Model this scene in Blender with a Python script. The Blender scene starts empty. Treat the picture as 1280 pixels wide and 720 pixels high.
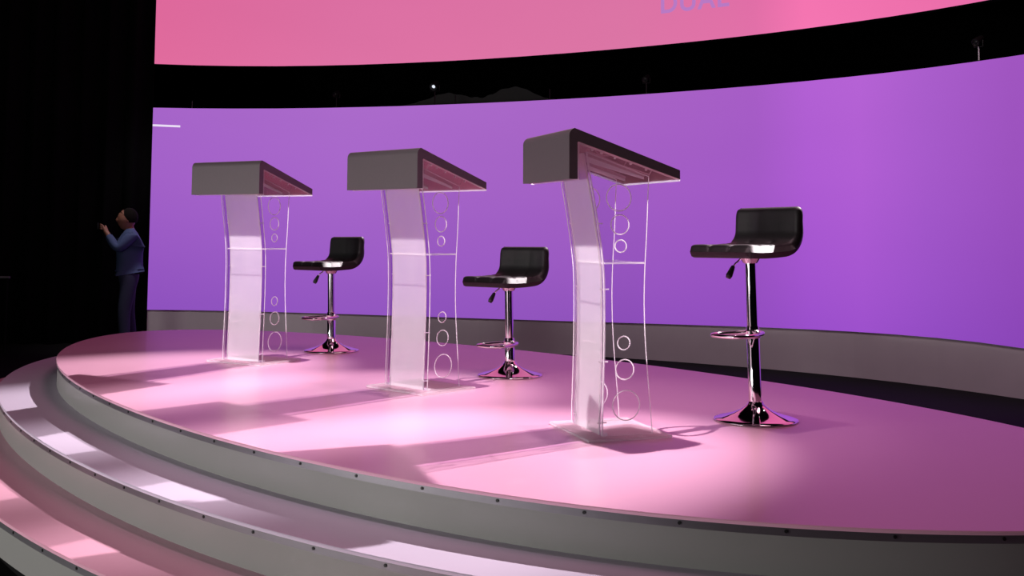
import bpy, bmesh, math, random
from mathutils import Vector, Matrix
random.seed(7)
S = bpy.context.scene
C = S.collection
DZ = 0.62                      # height of the stage deck above the studio floor

# ------------------------------------------------------------------ camera
cd = bpy.data.cameras.new('camera')
cam = bpy.data.objects.new('camera', cd); C.objects.link(cam)
cd.sensor_width = 36; cd.sensor_fit = 'HORIZONTAL'
cd.lens = 1399.885 * 36 / 1280
cd.shift_y = (170.61 - 360) / 1280
cam.matrix_world = (Matrix.Translation((0, 0, DZ + 0.874)) @ Matrix.Rotation(math.radians(90 + 4.5617), 4, 'X')
                    @ Matrix.Rotation(math.radians(0.2307), 4, 'Z'))
S.camera = cam

# ------------------------------------------------------------------ view, world, lights
S.view_settings.view_transform = 'Standard'
S.view_settings.look = 'None'
S.view_settings.exposure = 0.0
S.view_settings.gamma = 1.0
S.view_settings.use_curve_mapping = False
w = bpy.data.worlds.new('studio_dark'); S.world = w; w.use_nodes = True
w.node_tree.nodes['Background'].inputs[0].default_value = (0.5, 0.45, 0.6, 1)
w.node_tree.nodes['Background'].inputs[1].default_value = 0.0015

def spot(name, loc, target, power, angle, blend, radius, col):
    l = bpy.data.lights.new(name, 'SPOT'); o = bpy.data.objects.new(name, l); C.objects.link(o)
    l.energy = power; l.spot_size = math.radians(angle); l.spot_blend = blend
    l.shadow_soft_size = radius; l.color = col
    o.location = loc
    o.rotation_euler = (Vector(target) - Vector(loc)).to_track_quat('-Z', 'Y').to_euler()
    return o
def area(name, loc, target, power, sx, sy, col):
    l = bpy.data.lights.new(name, 'AREA'); o = bpy.data.objects.new(name, l); C.objects.link(o)
    l.shape = 'RECTANGLE'; l.size = sx; l.size_y = sy; l.energy = power; l.color = col
    o.location = loc
    o.rotation_euler = (Vector(target) - Vector(loc)).to_track_quat('-Z', 'Y').to_euler()
    return o

LECT = [(0.414, 4.883, 71.867), (-0.491, 6.122, 44.173), (-1.659, 7.293, 30.722)]
KEYCOL = (1.0, 0.88, 0.92)
# back lights, one behind each lectern, throwing its shadow towards the audience
for (x, y, t), az, pw, tgt in zip(LECT, (36, 47, 58), (3700, 2600, 3500), ((-.74, -.66), (-.62, -.55), (-.60, -.80))):
    a = math.radians(az)
    spot('back_spot', (x + 4.4 * math.cos(a), y + 4.4 * math.sin(a), DZ + 4.75), (x + tgt[0], y + tgt[1], DZ), pw, 21.5, 0.8, 0.05, KEYCOL)
# overhead wash over the row
spot('overhead_spot', (0.15, 5.4, DZ + 6.2), (-0.1, 5.2, DZ), 380, 36, 0.9, 0.10, (1.0, 0.80, 0.90))
# soft front wash from the audience side
area('front_wash', (-7.0, -0.5, DZ + .45), (-0.5, 5.5, DZ + .2), 120, 2.2, 1.2, (1.0, 0.98, 0.95))
spot('side_wash', (-8.0, 2.3, DZ + .32), (-0.3, 5.4, DZ + .35), 1080, 64, 0.5, 0.22, (1.0, 0.955, 0.94))
# unseen fill spots added to brighten the grey base of the LED wall
for fx, fy, tx, ty in ((-4.2, 12.4, -4.2, 14.3), (-1.4, 11.9, -1.5, 14.0), (1.2, 10.8, 1.9, 12.5), (3.0, 9.0, 4.2, 10.4)):
    spot('base_fill', (fx, fy, DZ + 4.4), (tx, ty, DZ - .4), 290, 46, 0.8, 0.2, (1.0, .93, .96))
area('pink_fill', (1.6, 6.2, DZ + 6.6), (0.4, 5.8, DZ), 105, 3.0, 3.0, (1.0, 0.50, 0.62))  # unseen pink fill added to lift and tint the deck's shadows

# ------------------------------------------------------------------ materials
def mat(name, base=(.5, .5, .5), rough=.5, metal=0., spec=.5, noise=0., nscale=40., bump=0., bscale=200., coat=0.):
    m = bpy.data.materials.new(name); m.use_nodes = True
    nt = m.node_tree; b = nt.nodes['Principled BSDF']
    b.inputs['Roughness'].default_value = rough
    b.inputs['Metallic'].default_value = metal
    b.inputs['Specular IOR Level'].default_value = spec
    b.inputs['Coat Weight'].default_value = coat
    tc = nt.nodes.new('ShaderNodeTexCoord')
    n = nt.nodes.new('ShaderNodeTexNoise'); n.inputs['Scale'].default_value = nscale; n.inputs['Detail'].default_value = 4
    nt.links.new(tc.outputs['Object'], n.inputs['Vector'])
    mx = nt.nodes.new('ShaderNodeMix'); mx.data_type = 'RGBA'
    mx.inputs[6].default_value = (*[c * (1 - noise) for c in base], 1)
    mx.inputs[7].default_value = (*[min(1, c * (1 + noise)) for c in base], 1)
    nt.links.new(n.outputs['Fac'], mx.inputs[0]); nt.links.new(mx.outputs[2], b.inputs['Base Color'])
    if bump:
        n2 = nt.nodes.new('ShaderNodeTexNoise'); n2.inputs['Scale'].default_value = bscale
        nt.links.new(tc.outputs['Object'], n2.inputs['Vector'])
        bp = nt.nodes.new('ShaderNodeBump'); bp.inputs['Strength'].default_value = bump; bp.inputs['Distance'].default_value = .002
        nt.links.new(n2.outputs['Fac'], bp.inputs['Height']); nt.links.new(bp.outputs[0], b.inputs['Normal'])
    return m

def newmat(name):
    m = bpy.data.materials.new(name); m.use_nodes = True; nt = m.node_tree
    nt.nodes.remove(nt.nodes['Principled BSDF'])
    return m, nt, nt.nodes['Material Output']

def clear_acrylic(name='clear_acrylic', ior=1.35, rough=.03, tint=(.975, .97, .985)):
    m, nt, out = newmat(name)
    tr = nt.nodes.new('ShaderNodeBsdfTransparent'); tr.inputs[0].default_value = (*tint, 1)
    gl = nt.nodes.new('ShaderNodeBsdfGlossy'); gl.inputs['Roughness'].default_value = rough
    fr = nt.nodes.new('ShaderNodeFresnel'); fr.inputs[0].default_value = ior
    mx = nt.nodes.new('ShaderNodeMixShader')
    # a thin sheet: only the outer side of each face mirrors, the inner side lets light out again
    ge = nt.nodes.new('ShaderNodeNewGeometry'); ml = nt.nodes.new('ShaderNodeMath'); ml.operation = 'MULTIPLY'
    iv = nt.nodes.new('ShaderNodeMath'); iv.operation = 'SUBTRACT'; iv.inputs[0].default_value = 1
    nt.links.new(ge.outputs['Backfacing'], iv.inputs[1])
    nt.links.new(fr.outputs[0], ml.inputs[0]); nt.links.new(iv.outputs[0], ml.inputs[1])
    nt.links.new(ml.outputs[0], mx.inputs[0]); nt.links.new(tr.outputs[0], mx.inputs[1]); nt.links.new(gl.outputs[0], mx.inputs[2])
    nt.links.new(mx.outputs[0], out.inputs[0]); return m

def edge_acrylic():  # whitish mix stands in for light piped out at the cut edges
    m, nt, out = newmat('acrylic_cut_edge')
    tr = nt.nodes.new('ShaderNodeBsdfTransparent'); tr.inputs[0].default_value = (1, 1, 1, 1)
    df = nt.nodes.new('ShaderNodeBsdfDiffuse'); df.inputs[0].default_value = (.97, .96, .97, 1)
    tl = nt.nodes.new('ShaderNodeBsdfTranslucent'); tl.inputs[0].default_value = (1, .99, 1, 1)
    n = nt.nodes.new('ShaderNodeTexNoise'); n.inputs['Scale'].default_value = 14
    mr = nt.nodes.new('ShaderNodeMapRange'); mr.inputs[3].default_value = .2; mr.inputs[4].default_value = .4
    nt.links.new(n.outputs['Fac'], mr.inputs[0])
    a = nt.nodes.new('ShaderNodeMixShader'); nt.links.new(mr.outputs[0], a.inputs[0])
    nt.links.new(tl.outputs[0], a.inputs[1]); nt.links.new(df.outputs[0], a.inputs[2])
    c = nt.nodes.new('ShaderNodeMixShader'); c.inputs[0].default_value = .58
    nt.links.new(tr.outputs[0], c.inputs[1]); nt.links.new(a.outputs[0], c.inputs[2])
    nt.links.new(c.outputs[0], out.inputs[0]); return m

def frosted_acrylic():
    m, nt, out = newmat('frosted_acrylic')
    rf = nt.nodes.new('ShaderNodeBsdfRefraction'); rf.inputs['Roughness'].default_value = .42; rf.inputs['IOR'].default_value = 1.12
    rf.inputs[0].default_value = (.97, .96, .98, 1)
    tr = nt.nodes.new('ShaderNodeBsdfTransparent'); tr.inputs[0].default_value = (.96, .93, .96, 1)
    df = nt.nodes.new('ShaderNodeBsdfDiffuse'); df.inputs[0].default_value = (.9, .88, .9, 1)
    tl = nt.nodes.new('ShaderNodeBsdfTranslucent'); tl.inputs[0].default_value = (.92, .9, .92, 1)
    n = nt.nodes.new('ShaderNodeTexNoise'); n.inputs['Scale'].default_value = 3
    a = nt.nodes.new('ShaderNodeMixShader'); a.inputs[0].default_value = .6
    nt.links.new(df.outputs[0], a.inputs[1]); nt.links.new(tl.outputs[0], a.inputs[2])
    r = nt.nodes.new('ShaderNodeMixShader'); r.inputs[0].default_value = .55
    nt.links.new(rf.outputs[0], r.inputs[1]); nt.links.new(tr.outputs[0], r.inputs[2])
    mr = nt.nodes.new('ShaderNodeMapRange'); mr.inputs[3].default_value = .33; mr.inputs[4].default_value = .41
    nt.links.new(n.outputs['Fac'], mr.inputs[0])
    c = nt.nodes.new('ShaderNodeMixShader'); nt.links.new(mr.outputs[0], c.inputs[0])
    nt.links.new(r.outputs[0], c.inputs[1]); nt.links.new(a.outputs[0], c.inputs[2])
    nt.links.new(c.outputs[0], out.inputs[0]); return m

def s2l(c):
    return tuple(((v / 255) / 12.92 if v / 255 <= .04045 else ((v / 255 + .055) / 1.055) ** 2.4) for v in c)

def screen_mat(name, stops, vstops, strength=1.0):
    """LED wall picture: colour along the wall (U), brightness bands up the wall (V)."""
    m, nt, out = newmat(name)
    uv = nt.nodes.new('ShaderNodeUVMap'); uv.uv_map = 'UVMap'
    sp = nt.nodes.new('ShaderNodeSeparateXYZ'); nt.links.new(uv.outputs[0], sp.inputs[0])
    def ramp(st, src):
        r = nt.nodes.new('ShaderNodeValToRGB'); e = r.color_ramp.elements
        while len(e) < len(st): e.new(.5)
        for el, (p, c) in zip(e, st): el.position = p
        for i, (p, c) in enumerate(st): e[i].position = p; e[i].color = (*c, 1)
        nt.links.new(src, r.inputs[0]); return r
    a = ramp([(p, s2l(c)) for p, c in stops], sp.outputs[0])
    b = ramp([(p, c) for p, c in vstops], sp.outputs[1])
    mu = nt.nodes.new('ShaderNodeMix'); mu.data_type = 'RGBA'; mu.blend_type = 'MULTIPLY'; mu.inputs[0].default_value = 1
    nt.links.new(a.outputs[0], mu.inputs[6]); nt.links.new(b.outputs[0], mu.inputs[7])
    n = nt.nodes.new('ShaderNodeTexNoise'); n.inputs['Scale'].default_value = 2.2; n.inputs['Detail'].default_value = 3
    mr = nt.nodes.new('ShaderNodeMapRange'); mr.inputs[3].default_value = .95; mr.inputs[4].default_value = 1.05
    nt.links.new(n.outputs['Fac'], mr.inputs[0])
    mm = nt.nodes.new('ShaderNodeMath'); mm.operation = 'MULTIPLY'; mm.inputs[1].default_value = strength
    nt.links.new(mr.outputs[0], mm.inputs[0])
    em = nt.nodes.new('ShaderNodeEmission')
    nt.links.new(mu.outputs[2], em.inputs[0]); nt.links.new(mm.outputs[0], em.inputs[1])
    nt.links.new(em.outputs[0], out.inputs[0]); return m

def emis(name, c, s=1.0):
    m, nt, out = newmat(name)
    em = nt.nodes.new('ShaderNodeEmission'); em.inputs[0].default_value = (*s2l(c), 1); em.inputs[1].default_value = s
    nt.links.new(em.outputs[0], out.inputs[0]); return m

M = dict(
    deck=mat('pink_gloss_deck', (.84, .45, .60), .33, noise=.03, nscale=1.5, coat=.08),
    tread=mat('white_satin_tread', (.68, .60, .74), .42, noise=.03, nscale=2),
    tread_pink=mat('pink_gloss_tread', (.80, .42, .54), .35, noise=.03, nscale=2),
    riser=mat('grey_riser_laminate', (.25, .25, .24), .32, noise=.04, nscale=3),
    trim=mat('brushed_aluminium_trim', (.20, .19, .21), .38, metal=.8, noise=.06),
    screw=mat('dark_screw', (.02, .02, .02), .4, metal=.6),
    black=mat('black_void_paint', (.003, .003, .003), .9, spec=.1),
    floor=mat('black_studio_floor', (.004, .004, .004), .8, spec=.1),
    curtain=mat('black_velvet_curtain', (.004, .004, .0045), .95, spec=.05, noise=.3),
    fascia=mat('grey_fascia_cloth', (.60, .54, .56), .75, noise=.05, nscale=4),
    backdrop=mat('grey_backdrop_cloth', (.16, .155, .155), .9, noise=.2, nscale=1),
    cover=mat('charcoal_lectern_cover', (.125, .105, .115), .55, noise=.06, nscale=60, bump=.15),
    bounce_under=mat('bounce_tinted_underside', (.42, .20, .22), .35, noise=.08, nscale=8),  # pink bounce from the deck painted into the cover's underside
    leather=mat('black_faux_leather', (.008, .008, .0085), .52, spec=.6, bump=.1, bscale=300),
    chrome=mat('polished_chrome', (.82, .80, .83), .06, metal=1),
    rubber=mat('black_rubber', (.01, .01, .01), .5),
    clear=clear_acrylic(), margin=clear_acrylic('smoky_margin_acrylic', 1.25, .15, (.86, .80, .88)), tray=clear_acrylic('thick_tray_acrylic', 1.6, .05), edge=edge_acrylic(), frost=frosted_acrylic(),
    skin=mat('skin', (.24, .10, .065), .55, noise=.05),
    hair=mat('dark_hair', (.006, .005, .004), .9, spec=.1, noise=.3),
    shirt=mat('blue_shirt_cloth', (.05, .075, .18), .85, noise=.1, nscale=12, bump=.2, bscale=20),
    trousers=mat('navy_trouser_cloth', (.022, .025, .065), .85, noise=.1, nscale=12),
    phone=mat('dark_phone_shell', (.03, .03, .035), .3),
    lens=mat('lamp_glass', (.6, .6, .7), .1, metal=.5),
)

# ------------------------------------------------------------------ helpers
def link(name, bm, mats, parent=None, smooth=False, loc=None, auto=None):
    me = bpy.data.meshes.new(name)
    bmesh.ops.recalc_face_normals(bm, faces=bm.faces)
    bm.to_mesh(me); bm.free()
    if not isinstance(mats, (list, tuple)): mats = [mats]
    for m in mats: me.materials.append(m)
    if smooth:
        me.polygons.foreach_set('use_smooth', [True] * len(me.polygons))
        if auto: me.set_sharp_from_angle(angle=math.radians(auto))
    o = bpy.data.objects.new(name, me); C.objects.link(o)
    if parent: o.parent = parent
    if loc: o.location = loc
    return o
def thing(name, label, cat, loc=(0, 0, 0), rz=0, group=None):
    o = bpy.data.objects.new(name, None); C.objects.link(o)
    o.empty_display_size = .1
    o.location = loc; o.rotation_euler = (0, 0, rz); tag(o, label, cat, group); return o
def tag(o, label, cat, group=None):
    o['label'] = label; o['category'] = cat
    if group: o['group'] = group
def struct(o): o['kind'] = 'structure'; return o

def box(bm, x0, x1, y0, y1, z0, z1, mi=0):
    v = [bm.verts.new((x, y, z)) for x in (x0, x1) for y in (y0, y1) for z in (z0, z1)]
    for q in ((0, 1, 3, 2), (4, 6, 7, 5), (0, 4, 5, 1), (2, 3, 7, 6), (0, 2, 6, 4), (1, 5, 7, 3)):
        f = bm.faces.new([v[i] for i in q]); f.material_index = mi
    return v
def lathe(bm, prof, n=40, mi=0, c=(0, 0, 0)):
    rings = []
    for r, z in prof:
        if r < 1e-6: rings.append([bm.verts.new((c[0], c[1], c[2] + z))])
        else: rings.append([bm.verts.new((c[0] + r * math.cos(2 * math.pi * k / n), c[1] + r * math.sin(2 * math.pi * k / n), c[2] + z)) for k in range(n)])
    for a, b in zip(rings, rings[1:]):
        for k in range(n):
            l = (k + 1) % n
            if len(a) == 1 and len(b) == 1: continue
            if len(a) == 1: f = bm.faces.new((a[0], b[k], b[l]))
            elif len(b) == 1: f = bm.faces.new((a[k], b[0], a[l]))
            else: f = bm.faces.new((a[k], b[k], b[l], a[l]))
            f.material_index = mi
def tube(bm, pts, r, n=12, closed=False, caps=True):
    P = [Vector(p) for p in pts]; R = r if isinstance(r, (list, tuple)) else [r] * len(P)
    rings = []; up = Vector((0, 0, 1)); prev = None
    for i, p in enumerate(P):
        if closed: t = (P[(i + 1) % len(P)] - P[i - 1])
        else: t = P[min(i + 1, len(P) - 1)] - P[max(i - 1, 0)]
        t.normalize()
        if prev is None:
            a = up if abs(t.dot(up)) < .9 else Vector((1, 0, 0)); u = t.cross(a).normalized()
        else: u = (prev - t * prev.dot(t)).normalized()
        prev = u; v = t.cross(u)
        rings.append([bm.verts.new(p + R[i] * (math.cos(2 * math.pi * k / n) * u + math.sin(2 * math.pi * k / n) * v)) for k in range(n)])
    m = len(rings)
    for i in range(m if closed else m - 1):
        a, b = rings[i], rings[(i + 1) % m]
        for k in range(n): bm.faces.new((a[k], a[(k + 1) % n], b[(k + 1) % n], b[k]))
    if caps and not closed: bm.faces.new(rings[0]); bm.faces.new(rings[-1][::-1])
def spline(pts, n=6, closed=False):
    P = [Vector(p) for p in pts]; out = []; m = len(P)
    rng = range(m if closed else m - 1)
    for i in rng:
        if closed: a, b, c, d = P[i - 1], P[i], P[(i + 1) % m], P[(i + 2) % m]
        else: a, b, c, d = P[max(i - 1, 0)], P[i], P[i + 1], P[min(i + 2, m - 1)]
        for k in range(n):
            t = k / n
            out.append(.5 * ((2 * b) + (c - a) * t + (2 * a - 5 * b + 4 * c - d) * t * t + (3 * b - a - 3 * c + d) * t ** 3))
    if not closed: out.append(P[-1])
    return out

# ------------------------------------------------------------------ the studio shell
bm = bmesh.new(); box(bm, -14, 12, -4, 20, -.1, 0); struct(link('floor', bm, M['floor']))
bm = bmesh.new(); box(bm, -14, 12, 19.7, 19.9, 0, 9); struct(link('wall_back', bm, M['black']))
bm = bmesh.new(); box(bm, -14, -13.8, -4, 19.7, 0, 9); struct(link('wall_left', bm, M['black']))
bm = bmesh.new(); box(bm, 11.8, 12, -4, 19.7, 0, 9); struct(link('wall_right', bm, M['black']))
bm = bmesh.new(); box(bm, -14, 12, -4, 20, 9, 9.2); struct(link('ceiling', bm, M['black']))

# ------------------------------------------------------------------ the oval stage
CO = [0.9959, -0.0031, 0.0033, -0.0024, 0.0034, -0.025, 0.0161, -0.0003, 0.0039, 0.001, 0.0035, 0.0021, -0.0016]
CEN = Vector((-.445, 6.278)); AX = (3.863, 1.592); TH = math.radians(-49)
U = Vector((math.cos(TH), math.sin(TH))); V = Vector((-U.y, U.x))
def outline(off=0., n=360):
    P = []
    for i in range(n):
        t = 2 * math.pi * i / n
        r = CO[0] + sum(CO[2 * k - 1] * math.cos(k * t) + CO[2 * k] * math.sin(k * t) for k in range(1, 7))
        P.append(CEN + U * (r * math.cos(t) * AX[0]) + V * (r * math.sin(t) * AX[1]))
    if off:
        Q = []
        for i in range(n):
            t = (P[(i + 1) % n] - P[i - 1]).normalized(); Q.append(P[i] + Vector((t.y, -t.x)) * off)
        P = Q
    return P
def band(bm, prof, mi=0, n=360):
    """closed strip round the oval: prof = list of (offset, z)"""
    rings = [[bm.verts.new((p.x, p.y, z)) for p in outline(o, n)] for o, z in prof]
    for a, b in zip(rings, rings[1:]):
        for k in range(n):
            f = bm.faces.new((a[k], a[(k + 1) % n], b[(k + 1) % n], b[k])); f.material_index = mi
    return rings
def ring_points(off, s0, step, count):
    P = outline(off, 1440); out = []; acc = 0; nxt = s0
    for i in range(1440):
        a, b = P[i], P[(i + 1) % 1440]; acc += (b - a).length
        if acc >= nxt and len(out) < count:
            t = (b - a).normalized(); out.append((b, Vector((t.y, -t.x)))); nxt += step
    return out
def tier(name, label, cat, off, ztop, zbot, top_mat, inner=None):
    root = thing(name, label, cat, (CEN.x, CEN.y, zbot))
    def L(nm, bm, m, **k):
        bmesh.ops.translate(bm, verts=bm.verts, vec=(-CEN.x, -CEN.y, -zbot)); return link(nm, bm, m, root, **k)
    # walking surface: a slab 12 mm thick with a small lip
    bm = bmesh.new()
    if inner is None:
        r = band(bm, [(off - .02, ztop - .012), (off + .006, ztop - .012), (off + .008, ztop - .003), (off + .005, ztop)])
        bm.faces.new(r[-1]); bm.faces.new(r[0][::-1])
    else:
        r = band(bm, [(inner, ztop - .012), (off + .006, ztop - .012), (off + .008, ztop - .003), (off + .005, ztop), (inner, ztop)])
    L('deck_surface' if inner is None else 'tread', bm, top_mat, smooth=True, auto=40)
    bm = bmesh.new()
    r = band(bm, [(off - .03, ztop - .0125), (off, ztop - .0125), (off, zbot), (off - .03, zbot)])
    L('riser', bm, M['riser'], smooth=True, auto=40)
    bm = bmesh.new()
    band(bm, [(off + .0005, ztop - .036), (off + .004, ztop - .036), (off + .004, ztop - .0125), (off + .0005, ztop - .0125)])
    L('edge_trim', bm, M['trim'], smooth=True, auto=40)
    for q, nrm in ring_points(off + .004, .2, .31, 60):
        # only the audience-facing side carries screws in view
        if nrm.y > .35: continue
        bm = bmesh.new()
        z = ztop - .022
        tube(bm, [(q.x - nrm.x * .002, q.y - nrm.y * .002, z), (q.x + nrm.x * .003, q.y + nrm.y * .003, z)], .0055, 10)
        L('screw', bm, M['screw'])
    return root
H = .155
tier('stage_platform', 'pink glossy oval stage deck carrying the three lecterns and the stools', 'stage', 0, DZ, DZ - H, M['deck'])
tier('stage_step', 'upper curved step with pale lavender tread just below the pink deck', 'step', .335, DZ - H, DZ - 2 * H, M['tread'], inner=-.03)
tier('stage_step', 'lowest curved step with pink tread at the bottom left corner', 'step', .690, DZ - 2 * H, DZ - 3 * H, M['tread_pink'], inner=.305)
bm = bmesh.new(); band(bm, [(.52, DZ - 3 * H), (.55, DZ - 3 * H), (.55, 0), (.52, 0), (.52, DZ - 3 * H)])
o = link('stage_plinth', bm, M['black']); tag(o, 'recessed black plinth under the lowest curved step', 'plinth')

# ------------------------------------------------------------------ curved LED walls
T = [(-4.648, 14.385, -0.209, 2.377, 2.947), (-4.13, 14.422, -0.215, 2.373, 2.936), (-3.596, 14.413, -0.222, 2.371, 2.927),
     (-3.055, 14.363, -0.229, 2.369, 2.92), (-2.511, 14.277, -0.235, 2.368, 2.916), (-1.969, 14.16, -0.239, 2.369, 2.914),
     (-1.433, 14.015, -0.243, 2.369, 2.914), (-0.906, 13.848, -0.244, 2.371, 2.915), (-0.391, 13.66, -0.243, 2.372, 2.917),
     (0.11, 13.454, -0.239, 2.375, 2.921), (0.596, 13.233, -0.234, 2.377, 2.925), (1.064, 12.997, -0.226, 2.38, 2.93),
     (1.513, 12.748, -0.217, 2.383, 2.935), (1.941, 12.486, -0.207, 2.387, 2.94), (2.348, 12.211, -0.196, 2.39, 2.945),
     (2.732, 11.924, -0.185, 2.393, 2.949), (3.091, 11.625, -0.175, 2.396, 2.953), (3.425, 11.313, -0.167, 2.399, 2.956),
     (3.731, 10.989, -0.162, 2.401, 2.957), (4.009, 10.652, -0.161, 2.403, 2.957), (4.257, 10.304, -0.165, 2.405, 2.956),
     (4.475, 9.944, -0.177, 2.406, 2.953)]
T = [(x, y, a + DZ, b + DZ, c + DZ) for x, y, a, b, c in T]
# carry on past the right edge of the frame with the same curvature
x, y = T[-1][0], T[-1][1]; ang = math.atan2(T[-1][1] - T[-2][1], T[-1][0] - T[-2][0])
for k in range(9):
    ang -= .065; x += .42 * math.cos(ang); y += .42 * math.sin(ang)
    T.append((x, y, *T[-1][2:]))
NT = 22
def wall_strip(name, lo, hi, m, depth, parent, shift=0., x_from=0):
    """curved slab following the wall; lo/hi give z per sample; front face uv-mapped"""
    bm = bmesh.new(); uv = bm.loops.layers.uv.new('UVMap')
    cols = []; n = len(T)
    for i, t in enumerate(T):
        a = Vector(T[min(i + 1, n - 1)][:2]) - Vector(T[max(i - 1, 0)][:2]); a.normalize()
        nrm = Vector((-a.y, a.x))                       # away from the audience
        p = Vector(t[:2]) + nrm * shift; q = p + nrm * depth
        z0, z1 = lo(i), hi(i)
        cols.append([bm.verts.new((p.x, p.y, z0)), bm.verts.new((p.x, p.y, z1)), bm.verts.new((q.x, q.y, z1)), bm.verts.new((q.x, q.y, z0))])
    for i in range(n - 1):
        A, B = cols[i], cols[i + 1]
        for s in range(4):
            f = bm.faces.new((A[s], B[s], B[(s + 1) % 4], A[(s + 1) % 4]))
            f.material_index = 0 if s == 0 else 1
            us = (i / (NT - 1), (i + 1) / (NT - 1), (i + 1) / (NT - 1), i / (NT - 1)); vs = (0, 0, 1, 1)
            for l, uu, vv in zip(f.loops, us, vs): l[uv].uv = (uu / 1.45, vv)
    for c in (cols[0], cols[-1]):
        f = bm.faces.new(c); f.material_index = 1
    o = link(name, bm, [m, M['black']], parent)
    return o
k = 1 / 1.45
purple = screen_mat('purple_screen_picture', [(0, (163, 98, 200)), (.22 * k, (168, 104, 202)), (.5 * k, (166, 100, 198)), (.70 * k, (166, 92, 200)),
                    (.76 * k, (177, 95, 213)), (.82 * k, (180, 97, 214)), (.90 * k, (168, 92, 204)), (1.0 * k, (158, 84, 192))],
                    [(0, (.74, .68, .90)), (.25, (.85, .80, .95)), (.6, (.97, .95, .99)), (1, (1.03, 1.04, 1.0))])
pink = screen_mat('pink_screen_picture', [(0, (226, 108, 158)), (.22 * k, (222, 114, 164)), (.55 * k, (221, 118, 166)), (.70 * k, (226, 112, 168)),
                  (.76 * k, (246, 118, 178)), (.90 * k, (238, 112, 172)), (1.0 * k, (230, 108, 166))],
                  [(0, (1, 1, 1)), (.5, (.95, .90, .95)), (1, (.9, .8, .9))])
low = thing('screen_wall', 'curved purple LED wall standing behind the lecterns on a grey base', 'screen', (T[0][0], T[0][1], 0))
up = thing('screen_wall', 'curved pink LED wall hanging above the black gap at the top', 'screen', (T[0][0], T[0][1], T[0][4]))
def to_parent(o, par):
    o.data.transform(Matrix.Translation(-Vector(par.location))); o.parent = par; return o
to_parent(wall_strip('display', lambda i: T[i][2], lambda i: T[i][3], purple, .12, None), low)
to_parent(wall_strip('base_fascia', lambda i: 0.0, lambda i: T[i][2] - .001, M['fascia'], .12, None, shift=.01), low)
to_parent(wall_strip('display', lambda i: T[i][4], lambda i: T[i][4] + 2.6, pink, .12, None), up)

def wall_point(s, z, out=.004):
    """point on the wall, s in sample units"""
    i = min(int(s), len(T) - 2); f = s - i
    a, b = Vector(T[i][:2]), Vector(T[i + 1][:2]); d = (b - a).normalized(); nr = Vector((d.y, -d.x))
    p = a.lerp(b, f) + nr * out
    return Vector((p.x, p.y, z)), d
# the white caption bar at the left end of the purple picture
bm = bmesh.new()
for s0, s1 in ((0.0, .7),):
    zz = ((s0, 2.162 + DZ), (s1, 2.150 + DZ), (s1, 2.124 + DZ), (s0, 2.136 + DZ))
    f = [wall_point(q, z, .004)[0] for q, z in zz]
    g = [wall_point(q, z, .001)[0] for q, z in zz]
    a = [bm.verts.new(p) for p in f]; b = [bm.verts.new(p) for p in g]
    bm.faces.new(a); bm.faces.new(b[::-1])
    for q in range(4): bm.faces.new((a[q], a[(q + 1) % 4], b[(q + 1) % 4], b[q]))
o = link('caption_bar', bm, emis('white_caption', (236, 222, 246))); to_parent(o, low); o['label'] = 'short white bar at the left end of the picture'
# blue-violet capitals whose feet show at the top of the frame
txtm = emis('violet_letters', (184, 122, 196))
cu = bpy.data.curves.new('lettering', 'FONT'); cu.body = 'DUAL'; cu.size = .30; cu.extrude = .002; cu.offset = .006; cu.space_character = 1.12
to = bpy.data.objects.new('tmp', cu); C.objects.link(to)
bpy.context.view_layer.update()
me = bpy.data.meshes.new_from_object(to); bpy.data.objects.remove(to)
LET0, LETZ = 12.45, 3.29 + DZ
P0, d0 = wall_point(LET0, LETZ, .008)
P1, _ = wall_point(LET0 + 1.9, LETZ, .008); d0 = (P1 - P0).normalized()
n0 = Vector((d0.y, -d0.x, 0)).normalized()
R = Matrix((( d0.x, 0, n0.x), (d0.y, 0, n0.y), (0, 1, 0))).to_4x4()
me.transform(Matrix.Translation(P0 + n0 * .05) @ R)
me.materials.clear(); me.materials.append(txtm)
lo = bpy.data.objects.new('lettering', me); C.objects.link(lo); to_parent(lo, up); lo['label'] = 'violet capital letters on the pink picture'

# hanging rig behind the gap: pale backdrop strip, posts, and small lamps on top of the purple wall
bm = bmesh.new(); sc = []
N = 60
for i in range(N + 1):
    s = 5.2 + 4.0 * i / N; u = i / N
    h = .07 + .15 * math.exp(-((u - .34) / .16) ** 2) + .20 * math.exp(-((u - .74) / .16) ** 2) + .04 * math.sin(u * 40) ** 2 * (.5 - abs(u - .5))
    p, d = wall_point(s, 0, -.9); sc.append((p, 3.05 + DZ - .62 + 0.0, h))
rows = [[], [], [], []]
for p, z, h in sc:
    zb = 2.30 + DZ
    for j, (dz, dy) in enumerate(((0, 0), (.10 + h, 0), (.10 + h, .03), (0, .03))):
        rows[j].append(bm.verts.new((p.x, p.y + dy, zb + dz)))
for i in range(N):
    for j in range(4): bm.faces.new((rows[j][i], rows[j][i + 1], rows[(j + 1) % 4][i + 1], rows[(j + 1) % 4][i]))
bm.faces.new([rows[j][0] for j in range(4)]); bm.faces.new([rows[j][-1] for j in range(4)])
o = link('backdrop_cloth', bm, M['backdrop']); tag(o, 'dim grey scalloped cloth seen in the black gap above the purple wall', 'cloth')

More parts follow.
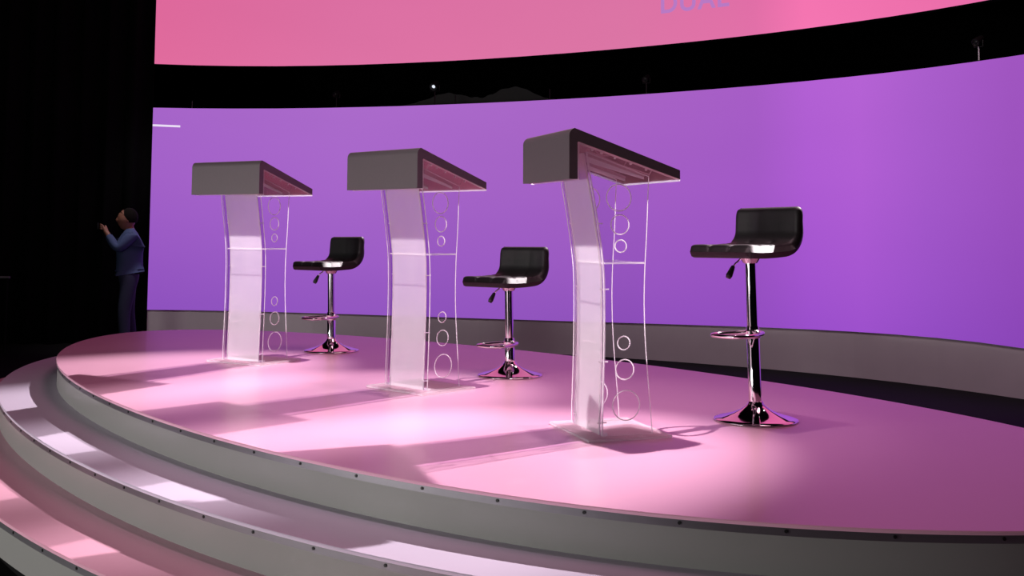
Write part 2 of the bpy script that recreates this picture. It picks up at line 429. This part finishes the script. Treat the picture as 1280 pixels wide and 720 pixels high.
def stage_lamp(s, label, size=1.0, post=False, tilt=.5, lit=False):
    i = int(s); f = s - i; z = T[i][3] * (1 - f) + T[i + 1][3] * f
    p, d = wall_point(s, z, -.06)
    r = thing('stage_lamp', label, 'stage lamp', p, math.atan2(d.y, d.x), 'small stage lamps on top of the purple wall')
    k = size
    bm = bmesh.new(); box(bm, -.045 * k, .045 * k, -.04 * k, .04 * k, 0, .012); link('base', bm, M['rubber'], r)
    bm = bmesh.new()
    tube(bm, [(0, 0, .010), (0, 0, .15 * k)], .007 * k, 8)
    link('post', bm, mat('pale_post_paint', (.75, .75, .78), .6) if post else M['rubber'], r)
    bm = bmesh.new()
    tube(bm, [(-.05 * k, 0, .21 * k), (-.05 * k, 0, .15 * k), (.05 * k, 0, .15 * k), (.05 * k, 0, .21 * k)], .006 * k, 8)
    link('yoke', bm, M['rubber'], r)
    bm = bmesh.new()
    lathe(bm, [(0, -.06 * k), (.03 * k, -.055 * k), (.036 * k, 0), (.04 * k, .06 * k), (.037 * k, .06 * k), (.03 * k, .045 * k), (0, .045 * k)], 20)
    bmesh.ops.rotate(bm, verts=bm.verts, cent=(0, 0, 0), matrix=Matrix.Rotation(math.radians(90) + tilt, 3, 'X'))
    bmesh.ops.translate(bm, verts=bm.verts, vec=(0, 0, .215 * k))
    h = link('lamp_head', bm, M['rubber'], r, smooth=True, auto=40)
    bm = bmesh.new()
    lathe(bm, [(0, .052 * k), (.012 * k, .050 * k), (.018 * k, .046 * k)], 16)
    bmesh.ops.rotate(bm, verts=bm.verts, cent=(0, 0, 0), matrix=Matrix.Rotation(math.radians(90) + tilt, 3, 'X'))
    bmesh.ops.translate(bm, verts=bm.verts, vec=(0, 0, .215 * k))
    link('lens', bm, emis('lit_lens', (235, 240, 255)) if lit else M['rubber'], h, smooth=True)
    return r
stage_lamp(20.1, 'small lamp on a pale post on the purple wall at far right', .95, True)
stage_lamp(6.85, 'small lamp with bright glints over the middle lectern', 1.2, lit=True)
stage_lamp(12.0, 'small dark lamp in the gap to the right of the tallest lectern top', .9)
stage_lamp(4.45, 'small dark lamp in the gap between the two left lecterns', .9)
for s, hh, lb in ((.95, .10, 'thin grey rod on the left end of the purple wall'), (7.35, .12, 'thin dark rod beside the lamp with bright glints'), (9.65, .14, 'thin dark rod right of the grey scalloped cloth middle')):
    p, d = wall_point(s, T[int(s)][3], -.06); bm = bmesh.new(); tube(bm, [(0, 0, 0), (0, 0, hh)], .006, 8)
    o = link('support_rod', bm, M['rubber'] if s > 1 else M['trim'], loc=p); tag(o, lb, 'rod')

# black velvet curtain left of the wall, with hanging folds
bm = bmesh.new(); N = 260; A = []; B = []
for i in range(N + 1):
    u = i / N; x = -4.62 - 7.2 * u; y = 14.30 - .9 * u + .05 * math.sin(u * 150) + .025 * math.sin(u * 61 + 1)
    A.append([bm.verts.new((x + .01 * math.sin(i), y, z)) for z in (0.0, 3.0, 6.2)])
    B.append([bm.verts.new((x + .01 * math.sin(i), y + .02, z)) for z in (0.0, 3.0, 6.2)])
for i in range(N):
    for j in range(2):
        bm.faces.new((A[i][j], A[i + 1][j], A[i + 1][j + 1], A[i][j + 1])); bm.faces.new((B[i][j], B[i][j + 1], B[i + 1][j + 1], B[i + 1][j]))
    bm.faces.new((A[i][2], A[i + 1][2], B[i + 1][2], B[i][2])); bm.faces.new((A[i][0], B[i][0], B[i + 1][0], A[i + 1][0]))
for i in (0, N):
    for j in range(2): bm.faces.new((A[i][j], A[i][j + 1], B[i][j + 1], B[i][j]))
o = link('curtain', bm, M['curtain'], smooth=True); tag(o, 'black pleated stage curtain filling the left side behind the standing man', 'curtain')
# grey rail glimpsed at the left edge of the frame
rl = thing('guard_rail', 'thin grey rail in the dark at the far left edge', 'rail', (-6.4, 13.2, 0))
bm = bmesh.new(); tube(bm, [(-.5, 0, .87), (.53, 0, .87)], .014, 10); link('top_rail', bm, mat('painted_grey_rail', (.12, .12, .13), .6), rl)
for xx in (-.45, .50):
    bm = bmesh.new(); tube(bm, [(xx, 0, 0), (xx, 0, .86)], .014, 10); link('post', bm, M['black'], rl)

# ------------------------------------------------------------------ lecterns
PW = .171                                   # half width between the side panels
HW = .291                                   # half width of the top
FRONT = [(0.012, -.095), (.12, -.0925), (.25, -.088), (.40, -.084), (.55, -.083), (.68, -.086), (.78, -.096), (.88, -.111), (.96, -.124), (1.06, -.142), (1.14, -.156), (1.185, -.163)]
REAR = [(0.012, .130), (.12, .122), (.25, .111), (.40, .100), (.55, .096), (.70, .100), (.84, .109), (1.0, .116), (1.085, .120)]
def slope_z(v):                              # underside of the acrylic tray
    return 1.208 - (v + .242) * (1.208 - 1.066) / (.205 + .242)
def make_lectern():
    r = thing('lectern', '', 'lectern')
    # base plate
    bm = bmesh.new(); box(bm, -.232, .232, -.180, .192, .0006, .012)
    for f in bm.faces: f.material_index = 1 if abs(f.calc_center_median().z - .006) < .003 else 0
    bmesh.ops.bevel(bm, geom=[e for e in bm.edges], offset=.0012, segments=1, affect='EDGES')
    nf = len(bm.faces)
    tube(bm, [(-.231, -.179, .009), (.231, -.179, .009), (.231, .191, .009), (-.231, .191, .009)], .0022, 6, closed=True)  # pale bead added to brighten the plate's edges
    bm.faces.ensure_lookup_table()
    for f in bm.faces[nf:]: f.material_index = 1
    link('base_plate', bm, [M['clear'], M['edge']], r)
    # frosted front panel (curved), between the side panels
    fz = spline([(0, v, z) for z, v in FRONT], 5)
    FH = .134                                # half width of the frosted field
    def front(nm, xa, xb, mats, bead):
        bm = bmesh.new(); cols = []
        for p in fz:
            cols.append([bm.verts.new((x, p.y + dv, min(p.z, slope_z(p.y + dv) - .001))) for x, dv in ((xa, 0), (xb, 0), (xb, .006), (xa, .006))])
        for a, b in zip(cols, cols[1:]):
            for s_ in range(4):
                f = bm.faces.new((a[s_], a[(s_ + 1) % 4], b[(s_ + 1) % 4], b[s_])); f.material_index = 1 if s_ in (1, 3) else 0
        bm.faces.new(cols[0][::-1]).material_index = 1; bm.faces.new(cols[-1]).material_index = 1
        nf = len(bm.faces)
        for x in bead: tube(bm, [(x, p.y - .001, min(p.z, slope_z(p.y) - .004)) for p in fz], .0034, 6)  # beads added to draw the bright line of light along the frosted edge
        bm.faces.ensure_lookup_table()
        for f in bm.faces[nf:]: f.material_index = 1
        return link(nm, bm, mats, r, smooth=True, auto=30)
    front('front_panel', -FH, FH, [M['frost'], M['edge']], (-FH, FH))['label'] = 'frosted white front panel'
    for sx in (-1, 1):
        a_, b_ = sorted((sx * (FH + .0008), sx * (PW - .0065)))
        front('clear_margin', a_, b_, [M['margin'], M['edge']], ())
    # clear side panels with round cut-outs
    rz = spline([(0, v, z) for z, v in REAR], 5)
    for sx in (-1, 1):
        bm = bmesh.new()
        x0 = sx * PW - .003; t = .006
        pts = [(p.y - .004, p.z) for p in fz] + [(p.y, min(p.z, slope_z(p.y) - .001)) for p in reversed(rz)]
        pts = [(v, min(z, slope_z(v) - .001)) for v, z in pts]
        es = []
        def loop(L):
            vs = [bm.verts.new((x0, v, z)) for v, z in L]
            for i in range(len(vs)): es.append(bm.edges.new((vs[i], vs[(i + 1) % len(vs)])))
        loop(pts)
        holes = [(.002, .389, .027), (.006, .280, .040), (.012, .133, .060), (-.010, .791, .025), (-.013, .881, .040), (-.018, .994, .055)]
        for hv, hz, hr in holes:
            loop([(hv + hr * math.cos(a * math.pi / 18), hz + hr * math.sin(a * math.pi / 18)) for a in range(36)])
        outl = list(pts)
        bmesh.ops.triangle_fill(bm, use_beauty=True, use_dissolve=False, edges=es)
        ext = bmesh.ops.extrude_face_region(bm, geom=list(bm.faces))
        bmesh.ops.translate(bm, verts=[g for g in ext['geom'] if isinstance(g, bmesh.types.BMVert)], vec=(t, 0, 0))
        bmesh.ops.recalc_face_normals(bm, faces=bm.faces)
        for f in bm.faces: f.material_index = 0 if abs(f.normal.x) > .5 else 1
        nf = len(bm.faces)
        # fine pale beads added along outline and cut-outs, imitating light caught in the edges
        xo = x0 + t / 2
        tube(bm, [(xo, v, z) for v, z in outl], .0020, 6, closed=True)
        for hv, hz, hr in holes:
            tube(bm, [(xo, hv + (hr + .001) * math.cos(a * math.pi / 18), hz + (hr + .001) * math.sin(a * math.pi / 18)) for a in range(36)], .0026, 6, closed=True)
        bm.faces.ensure_lookup_table()
        for f in bm.faces[nf:]: f.material_index = 1
        link('side_panel', bm, [M['clear'], M['edge']], r)
    # shelf
    bm = bmesh.new(); box(bm, -PW + .004, PW - .004, -.080, .100, .716, .724)
    for f in bm.faces: f.material_index = 1 if abs(f.calc_center_median().z - .72) < .003 else 0
    link('shelf', bm, [M['clear'], M['edge']], r)
    # foot rails: clear blocks where the panels are glued to the plate
    bm = bmesh.new()
    box(bm, -PW + .006, PW - .006, -.088, -.070, .012, .022);
    link('foot_rail', bm, M['edge'], r)
    # joint screws along the corners
    for sx in (-1, 1):
        for z in (.06, .31, .61, .885):
            v = min(FRONT, key=lambda q: abs(q[0] - z))[1]
            bm = bmesh.new(); tube(bm, [(sx * FH, v - .008, z), (sx * FH, v + .034, z)], .0028, 8)
            link('screw', bm, M['edge'], r)
    # clear tray under the cover (L-shaped sheet)
    def prof(path, th):
        P = [Vector(q) for q in path]; out = []
        for i, p in enumerate(P):
            t = (P[min(i + 1, len(P) - 1)] - P[max(i - 1, 0)]).normalized(); n = Vector((t.y, -t.x)); out.append(p + n * th)
        return out
    # outer skin path: bottom of front face, round the nose, down the slope
    def skin(rad, x_in):
        vf, zt = -.287 + x_in, 1.0
        sl = math.atan2(1.252 - 1.108, .250 + .208)       # slope angle
        # top line passes (-.25,1.252) -> (.208,1.108)
        def zl(v): return 1.252 - (v + .250) * math.tan(sl) - x_in / math.cos(sl)
        corner = Vector((vf, zl(vf)))
        ang = math.pi / 2 - sl                            # direction turned through the nose
        path = [(vf, 1.064 if x_in < .04 else 1.060)]
        d = rad * math.tan(ang / 2)
        c = Vector((vf + rad, corner.y - d))
        for i in range(9):
            a = math.pi - ang * i / 8
            path.append((c.x + rad * math.cos(a), c.y + rad * math.sin(a)))
        path.append((.208, zl(.208)))
        return path
    def extr(nm, outer, inner, hw, m, edge_idx=False, inner_idx=False):
        bm = bmesh.new()
        prof_ = [Vector(p) for p in outer] + [Vector(p) for p in reversed(inner)]
        a = [bm.verts.new((-hw, p.x, p.y)) for p in prof_]; b = [bm.verts.new((hw, p.x, p.y)) for p in prof_]
        n = len(prof_)
        for i in range(n):
            f = bm.faces.new((a[i], a[(i + 1) % n], b[(i + 1) % n], b[i]))
            if inner_idx and len(outer) <= i < n - 1: f.material_index = 1
            if edge_idx and (i == len(outer) - 1 or i == n - 1): f.material_index = 1
        # caps as quads between outer and inner
        k = len(outer)
        for vs, rev in ((a, 0), (b, 1)):
            for i in range(k - 1):
                q = (vs[i], vs[i + 1], vs[n - 2 - i], vs[n - 1 - i])
                f = bm.faces.new(q if not rev else q[::-1])
                if edge_idx: f.material_index = 1
        bmesh.ops.recalc_face_normals(bm, faces=bm.faces)
        return link(nm, bm, m, r, smooth=True, auto=25)
    cv = extr('cover', skin(.034, 0), skin(.006, .036), HW, [M['cover'], M['bounce_under']], inner_idx=True)
    cv['label'] = 'charcoal grey padded cover over the top'
    extr('tray', skin(.006, .0365), skin(.003, .044), HW, [M['tray'], M['edge']], True)
    # ribs and bolts glued under the tray
    for x in (-.10, .10):
        bm = bmesh.new()
        pr = [(-.15, slope_z(-.15) - .030), (-.15, slope_z(-.15) - .004), (.13, slope_z(.13) - .004), (.13, slope_z(.13) - .014)]
        a = [bm.verts.new((x - .003, *p)) for p in pr]; b = [bm.verts.new((x + .003, *p)) for p in pr]
        bm.faces.new(a); bm.faces.new(b[::-1])
        for i in range(4): bm.faces.new((a[i], a[(i + 1) % 4], b[(i + 1) % 4], b[i]))
        link('tray_rib', bm, M['edge'], r)
    for x in (-.275, .275):
        for v in (-.18, -.14, -.08, -.01, .06):
            bm = bmesh.new(); z = slope_z(v) - .002
            lathe(bm, [(0, -.006), (.004, -.006), (.006, -.002), (.006, .002), (0, .002)], 10, c=(x, v, z))
            link('bolt', bm, M['edge'], r)
    return r
proto = make_lectern()
def copy_tree(o, parent=None):
    c = o.copy(); C.objects.link(c)
    if parent: c.parent = parent
    for ch in list(o.children): copy_tree(ch, c)
    return c
lab = ['nearest clear acrylic lectern, tallest in view, with frosted white front', 'middle of the three acrylic lecterns, between the other two',
       'farthest acrylic lectern, leftmost on the deck, with frosted front']
# local x = width (towards the far side), local y = depth; parts were drawn with x mirrored-symmetric
objs = [proto, copy_tree(proto), copy_tree(proto)]
for o, (x, y, t), lb in zip(objs, LECT, lab):
    a = math.radians(t)
    o.location = (x, y, DZ)
    o.rotation_euler = (0, 0, math.atan2(math.cos(a), math.sin(a)) - math.pi / 2)      # local +y -> (sin t, cos t)
    o['label'] = lb; o['group'] = 'acrylic lecterns in a row on the stage'

# ------------------------------------------------------------------ bar stools
def make_stool(label, loc, t, seat_z, foot_z, lean):
    """seat_z = top of the cushion above the deck"""
    r = thing('bar_stool', label, 'stool', (loc[0], loc[1], DZ), 0, 'black and chrome bar stools behind the lecterns')
    a = math.radians(t); rz = math.atan2(math.cos(a), math.sin(a)) - math.pi / 2
    Rl = Matrix.Rotation(-math.radians(lean), 4, 'Y'); Rz = Matrix.Rotation(rz, 4, 'Z')
    def L(nm, bm, m, par=r, leaned=True, **k):
        bm.transform((Rl if leaned else Matrix()) @ Rz)
        return link(nm, bm, m, par, **k)
    bm = bmesh.new()
    lathe(bm, [(0, .0), (.186, .0), (.189, .003), (.189, .006), (.186, .009), (.165, .014), (.135, .022), (.10, .033), (.07, .047), (.048, .062), (.036, .074), (.033, .084), (.026, .088), (0, .088)], 64)
    L('base', bm, M['chrome'], leaned=False, smooth=True, auto=50)
    bm = bmesh.new()
    lathe(bm, [(0, .075), (.029, .075), (.029, foot_z + .03), (.0265, foot_z + .034), (0, foot_z + .034)], 32)
    c = L('column', bm, M['chrome'], smooth=True, auto=40)
    bm = bmesh.new()
    lathe(bm, [(0, foot_z + .03), (.0245, foot_z + .03), (.0245, seat_z - .085), (0, seat_z - .085)], 32)
    L('upper_column', bm, M['chrome'], smooth=True, auto=40)
    bm = bmesh.new()
    lathe(bm, [(0, seat_z - .092), (.030, seat_z - .092), (.036, seat_z - .084), (.044, seat_z - .070), (.05, seat_z - .064), (.05, seat_z - .058), (0, seat_z - .058)], 32)
    L('seat_mount', bm, M['chrome'], smooth=True, auto=40)
    # foot rest loop with its collar
    bm = bmesh.new()
    f = foot_z
    P = spline([(-.028, .034, f), (-.05, .0, f), (-.082, -.07, f), (-.092, -.14, f), (-.070, -.186, f), (0, -.198, f), (.070, -.186, f), (.092, -.14, f), (.082, -.07, f), (.05, .0, f), (.028, .034, f), (0, .042, f)], 6, True)
    tube(bm, P, .0095, 12, closed=True)
    fr = L('footrest', bm, M['chrome'], smooth=True)
    bm = bmesh.new(); lathe(bm, [(.029, f - .022), (.036, f - .018), (.037, f + .012), (.029, f + .018)], 32)
    L('collar', bm, M['chrome'], par=fr, smooth=True, auto=40)
    # height lever
    bm = bmesh.new(); d = Vector((-.62, -.55, 0))
    z = seat_z - .062
    # lever leaves the mount towards the lower left, seen beside the column
    wl = Rz.inverted() @ Vector((-.10, -.035, 0)); hx = wl
    tube(bm, [(hx.x * .35, hx.y * .35, z), (hx.x * .75, hx.y * .75, z - .030), (hx.x * .86, hx.y * .86, z - .045)], .004, 8)
    lv = L('lever', bm, M['chrome'], smooth=True)
    bm = bmesh.new()
    tube(bm, [(hx.x * .84, hx.y * .84, z - .040), (hx.x * .90, hx.y * .90, z - .052), (hx.x * 1.06, hx.y * 1.06, z - .082), (hx.x * 1.12, hx.y * 1.12, z - .094)], [.008, .011, .015, .011], 12)
    L('grip', bm, M['rubber'], par=lv, smooth=True)
    # one-piece seat shell: seat pan curving up into a low back
    W2, d0, d1, th = .200, -.205, .140, .062
    zt = seat_z; rad = .062; bh = .165
    path = []                                        # (y, z, ny, nz) of the sitting surface
    ns = 26
    y_end = d1 - .035 - rad
    for i in range(ns + 1): path.append((d0 + (y_end - d0) * i / ns, zt - .004 * math.sin(math.pi * i / ns), 0, 1))
    for i in range(1, 11):
        a_ = math.pi / 2 * i / 10 * .98
        path.append((y_end + rad * math.sin(a_), zt + rad - rad * math.cos(a_), -math.sin(a_), math.cos(a_)))
    yb, zb = path[-1][0], path[-1][1]
    for i in range(1, 15): path.append((yb + .010 * i / 14, zb + (bh - rad) * i / 14, -1, .03))
    s = [0]
    for i in range(1, len(path)): s.append(s[-1] + math.hypot(path[i][0] - path[i - 1][0], path[i][1] - path[i - 1][1]))
    Ls = s[-1]; nt = 36
    bm = bmesh.new(); top = []; bot = []
    for i, (py, pz, ny, nz) in enumerate(path):
        q = s[i] / Ls; e = min(s[i], Ls - s[i])
        rnd = min(1, e / .045); wsc = 1 - .13 * (1 - math.sqrt(max(0, 1 - (1 - rnd) ** 2)))
        A = []; B = []
        thick = th * (1 - .30 * max(0, min(1, (q - .55) / .3)))
        ed = min(1, e / .022); es_ = math.sqrt(max(0.02, 1 - (1 - ed) ** 2))
        for j in range(nt + 1):
            u = -1 + 2 * j / nt; x = u * W2 * wsc
            ee = min(1, (1 - abs(u)) * W2 / .022); es2 = math.sqrt(max(0.02, 1 - (1 - ee) ** 2))
            k_ = min(es_, es2)
            g1 = abs(math.sin(math.pi * s[i] / (Ls / 6.0))) ** .45; g2 = abs(math.sin(math.pi * (u + 1) / 2 * 3)) ** .45
            puff = (.010 if q < .62 else .0006) * (min(g1, g2) - 1)
            o1 = thick * .5 * (k_ - 1) + puff
            o2 = -thick * .5 - thick * .5 * k_
            A.append(bm.verts.new((x, py + ny * o1, pz + nz * o1))); B.append(bm.verts.new((x, py + ny * o2, pz + nz * o2)))
        top.append(A); bot.append(B)
    for i in range(len(path) - 1):
        for j in range(nt):
            bm.faces.new((top[i][j], top[i + 1][j], top[i + 1][j + 1], top[i][j + 1])); bm.faces.new((bot[i][j], bot[i][j + 1], bot[i + 1][j + 1], bot[i + 1][j]))
        for j in (0, nt): bm.faces.new((top[i][j], top[i + 1][j], bot[i + 1][j], bot[i][j]))
    for i in (0, len(path) - 1):
        for j in range(nt): bm.faces.new((top[i][j], top[i][j + 1], bot[i][j + 1], bot[i][j]))
    # split into seat and backrest parts at the bend
    cut = ns + 5
    bm2 = bm.copy()
    def keep(b, lo_):
        b.faces.ensure_lookup_table()
        # faces were added in path order: 2*nt+2 per segment then two end caps
        per = 2 * nt + 2; segs = len(path) - 1; dele = []
        for fi, f_ in enumerate(b.faces):
            if fi < per * segs:
                seg = fi // per
                if (seg < cut) != lo_: dele.append(f_)
            else:
                endcap = 0 if fi < per * segs + nt else 1
                if (endcap == 0) != lo_: dele.append(f_)
        bmesh.ops.delete(b, geom=dele, context='FACES')
    keep(bm, True); keep(bm2, False)
    L('seat', bm, M['leather'], smooth=True); L('backrest', bm2, M['leather'], smooth=True)
    return r
make_stool('black quilted bar stool set highest, rightmost, beside the nearest lectern', (1.111, 5.163), 55, .800, .39, 1.3)
make_stool('black bar stool set low, between the middle and nearest lecterns', (-.006, 6.647), 46, .585, .185, 1.1)
make_stool('black bar stool farthest away, between the two left lecterns', (-1.252, 7.897), 48, .628, .235, 1.1)

# ------------------------------------------------------------------ standing man with raised phone
def skinmesh(name, V_, E_, root, m, parent, sub=2):
    me = bpy.data.meshes.new(name); me.from_pydata([v[0] for v in V_], E_, [])
    o = bpy.data.objects.new(name, me); C.objects.link(o)
    md = o.modifiers.new('Skin', 'SKIN'); md.use_smooth_shade = True
    sv = me.skin_vertices[0].data
    for i, v in enumerate(V_):
        rr = v[1]; sv[i].radius = rr if isinstance(rr, tuple) else (rr, rr); sv[i].use_root = (i == root)
    sb = o.modifiers.new('Sub', 'SUBSURF'); sb.levels = sub; sb.render_levels = sub
    me.materials.append(m)
    if parent: o.parent = parent
    return o
def person():
    r = thing('person', 'standing man in blue shirt and dark trousers holding a phone up before his face', 'person', (-4.53, 13.35, 0), math.radians(0))
    # local: faces -x (image left), slightly towards the stage
    def J(*a): return a
    hip = (0, 0, .92)
    # body: legs, trunk, neck, head, arms, palms and fingers - one surface
    Vb = []; Eb = []
    def v(p, rad): Vb.append((p, rad)); return len(Vb) - 1
    def e(a, b): Eb.append((a, b))
    pel = v((0, 0, .93), (.09, .10)); wa = v((-.01, 0, 1.06), (.09, .10)); ch = v((0, 0, 1.24), (.09, .11)); up_ = v((.01, 0, 1.36), (.06, .09))
    ne = v((-.005, 0, 1.44), .055); nk = v((-.02, 0, 1.49), .052)
    for a_, b_ in ((pel, wa), (wa, ch), (ch, up_), (up_, ne), (ne, nk)): e(a_, b_)
    for sy in (-1, 1):
        a1 = v((.0, sy * .10, .86), .09); kn = v((-.02 + .03 * sy, sy * .12, .48), .058); an = v((.02 + .05 * sy, sy * .13, .09), .040); to_ = v((-.13 + .05 * sy, sy * .15, .035), .034)
        e(pel, a1); e(a1, kn); e(kn, an); e(an, to_)
    hands = []
    for sy in (-1, 1):
        sh = v((.01, sy * .185, 1.355), .045); el = v((-.14, sy * .20, 1.20), .038); wr = v((-.26, sy * .07, 1.39), .029); pa = v((-.285, sy * .045, 1.435), (.030, .018))
        e(up_, sh); e(sh, el); e(el, wr); e(wr, pa)
        for k in range(4):
            f1 = v((-.300 - .004 * k, sy * (.050 - .002 * k), 1.452 + .016 * (k - 1.2)), .0095)
            f2 = v((-.330, sy * (.040), 1.462 + .017 * (k - 1.2)), .0085); f3 = v((-.338, sy * .012, 1.464 + .017 * (k - 1.2)), .0075)
            e(pa, f1); e(f1, f2); e(f2, f3)
        t1 = v((-.272, sy * .032, 1.462), .011); t2 = v((-.285, sy * .015, 1.478), .0095); e(pa, t1); e(t1, t2)
    skinmesh('body', Vb, Eb, pel, M['skin'], r)
    # head: lathed skull with face features
    bm = bmesh.new(); bmesh.ops.create_uvsphere(bm, u_segments=32, v_segments=24, radius=1)
    for q in bm.verts:
        x, y, z = q.co
        fx = -x                                         # face direction
        X = x * .106; Y = y * .082; Z = z * .126
        if z < 0: Y *= 1 + .25 * z; X *= 1 + .12 * z
        if fx > .75 and abs(y) < .30 and -.25 < z < .2: X -= .020 * (1 - abs(y) / .30) * (1 - abs(z + .02) / .3)     # nose
        if fx > .7 and .08 < z < .25 and .18 < abs(y) < .5: X += .008                                             # eye sockets
        if fx > .8 and -.5 < z < -.4 and abs(y) < .3: X += .004                                                    # mouth
        if fx > .6 and z < -.75: X -= .008                                                                         # chin
        q.co = (X, Y, Z)
    for sy in (-1, 1):
        ear = bmesh.ops.create_uvsphere(bm, u_segments=10, v_segments=8, radius=1)
        for q in ear['verts']: q.co = (q.co.x * .018 + .012, q.co.y * .010 + sy * .074, q.co.z * .030 - .004)
    bmesh.ops.rotate(bm, verts=bm.verts, cent=(0, 0, 0), matrix=Matrix.Rotation(math.radians(0), 3, 'Z'))
    bmesh.ops.translate(bm, verts=bm.verts, vec=(-.045, 0, 1.548))
    h = link('head', bm, M['skin'], r, smooth=True)
    bm = bmesh.new(); bmesh.ops.create_uvsphere(bm, u_segments=28, v_segments=20, radius=1)
    for q in bm.verts:
        x, y, z = q.co; q.co = (x * .104 + .022, y * .089, max(z, -.50 + 1.25 * max(0, -x)) * .118 + .022)
    bmesh.ops.translate(bm, verts=bm.verts, vec=(-.040, 0, 1.550))
    link('hair', bm, M['hair'], h, smooth=True)
    # shirt
    Vs = []; Es = []
    def v2(p, rad): Vs.append((p, rad)); return len(Vs) - 1
    a00 = v2((0, 0, .90), (.165, .155)); a0 = v2((0, 0, .96), (.165, .160)); a1 = v2((-.02, 0, 1.08), (.170, .160)); a2 = v2((0, 0, 1.24), (.148, .168)); a3 = v2((.01, 0, 1.365), (.112, .150)); a4 = v2((0, 0, 1.445), .066)
    Es += [(a00, a0), (a0, a1), (a1, a2), (a2, a3), (a3, a4)]
    for sy in (-1, 1):
        s1 = v2((.01, sy * .190, 1.365), .078); s2 = v2((-.14, sy * .205, 1.195), .061); s3 = v2((-.250, sy * .080, 1.375), .040)
        Es += [(a3, s1), (s1, s2), (s2, s3)]
    skinmesh('shirt', Vs, Es, a1, M['shirt'], r)
    Vt = []; Et = []
    def v3(p, rad): Vt.append((p, rad)); return len(Vt) - 1
    b0 = v3((0, 0, .985), (.152, .150)); b1 = v3((0, 0, .90), (.150, .150)); Et.append((b0, b1))
    for sy in (-1, 1):
        c1 = v3((.0, sy * .095, .82), .105); c2 = v3((-.02 + .03 * sy, sy * .12, .48), .078); c3 = v3((.02 + .05 * sy, sy * .13, .10), .060)
        Et += [(b1, c1), (c1, c2), (c2, c3)]
    skinmesh('trousers', Vt, Et, b1, M['trousers'], r)
    bm = bmesh.new()
    ring = [(.150 * math.cos(a_ * math.pi / 18), .150 * math.sin(a_ * math.pi / 18), .925) for a_ in range(36)]
    tube(bm, ring, .014, 8, closed=True); link('belt', bm, M['hair'], r, smooth=True)
    for sy in (-1, 1):
        bm = bmesh.new(); bmesh.ops.create_uvsphere(bm, u_segments=16, v_segments=10, radius=1)
        for q in bm.verts: q.co = (q.co.x * .14, q.co.y * .05, max(q.co.z, -.55) * (.06 if q.co.x > -.2 else .045) + .033)
        bmesh.ops.translate(bm, verts=bm.verts, vec=(-.05 + .05 * sy, sy * .14, 0)); link('shoe', bm, M['hair'], r, smooth=True)
    r.rotation_euler = (0, 0, math.radians(22))
    # the phone in his hands: its own thing
    bm = bmesh.new(); box(bm, -.004, .004, -.075, .075, -.037, .037)
    bmesh.ops.bevel(bm, geom=list(bm.edges), offset=.003, segments=2, affect='EDGES')
    c, s_ = math.cos(math.radians(22)), math.sin(math.radians(22)); lx, ly = -.362, 0
    o = link('phone', bm, M['phone'], loc=(-4.53 + lx * c - ly * s_, 13.35 + lx * s_ + ly * c, 1.475)); o.rotation_euler = (0, 0, math.radians(22))
    tag(o, 'small dark phone raised in both hands of the man at left', 'phone')
person()
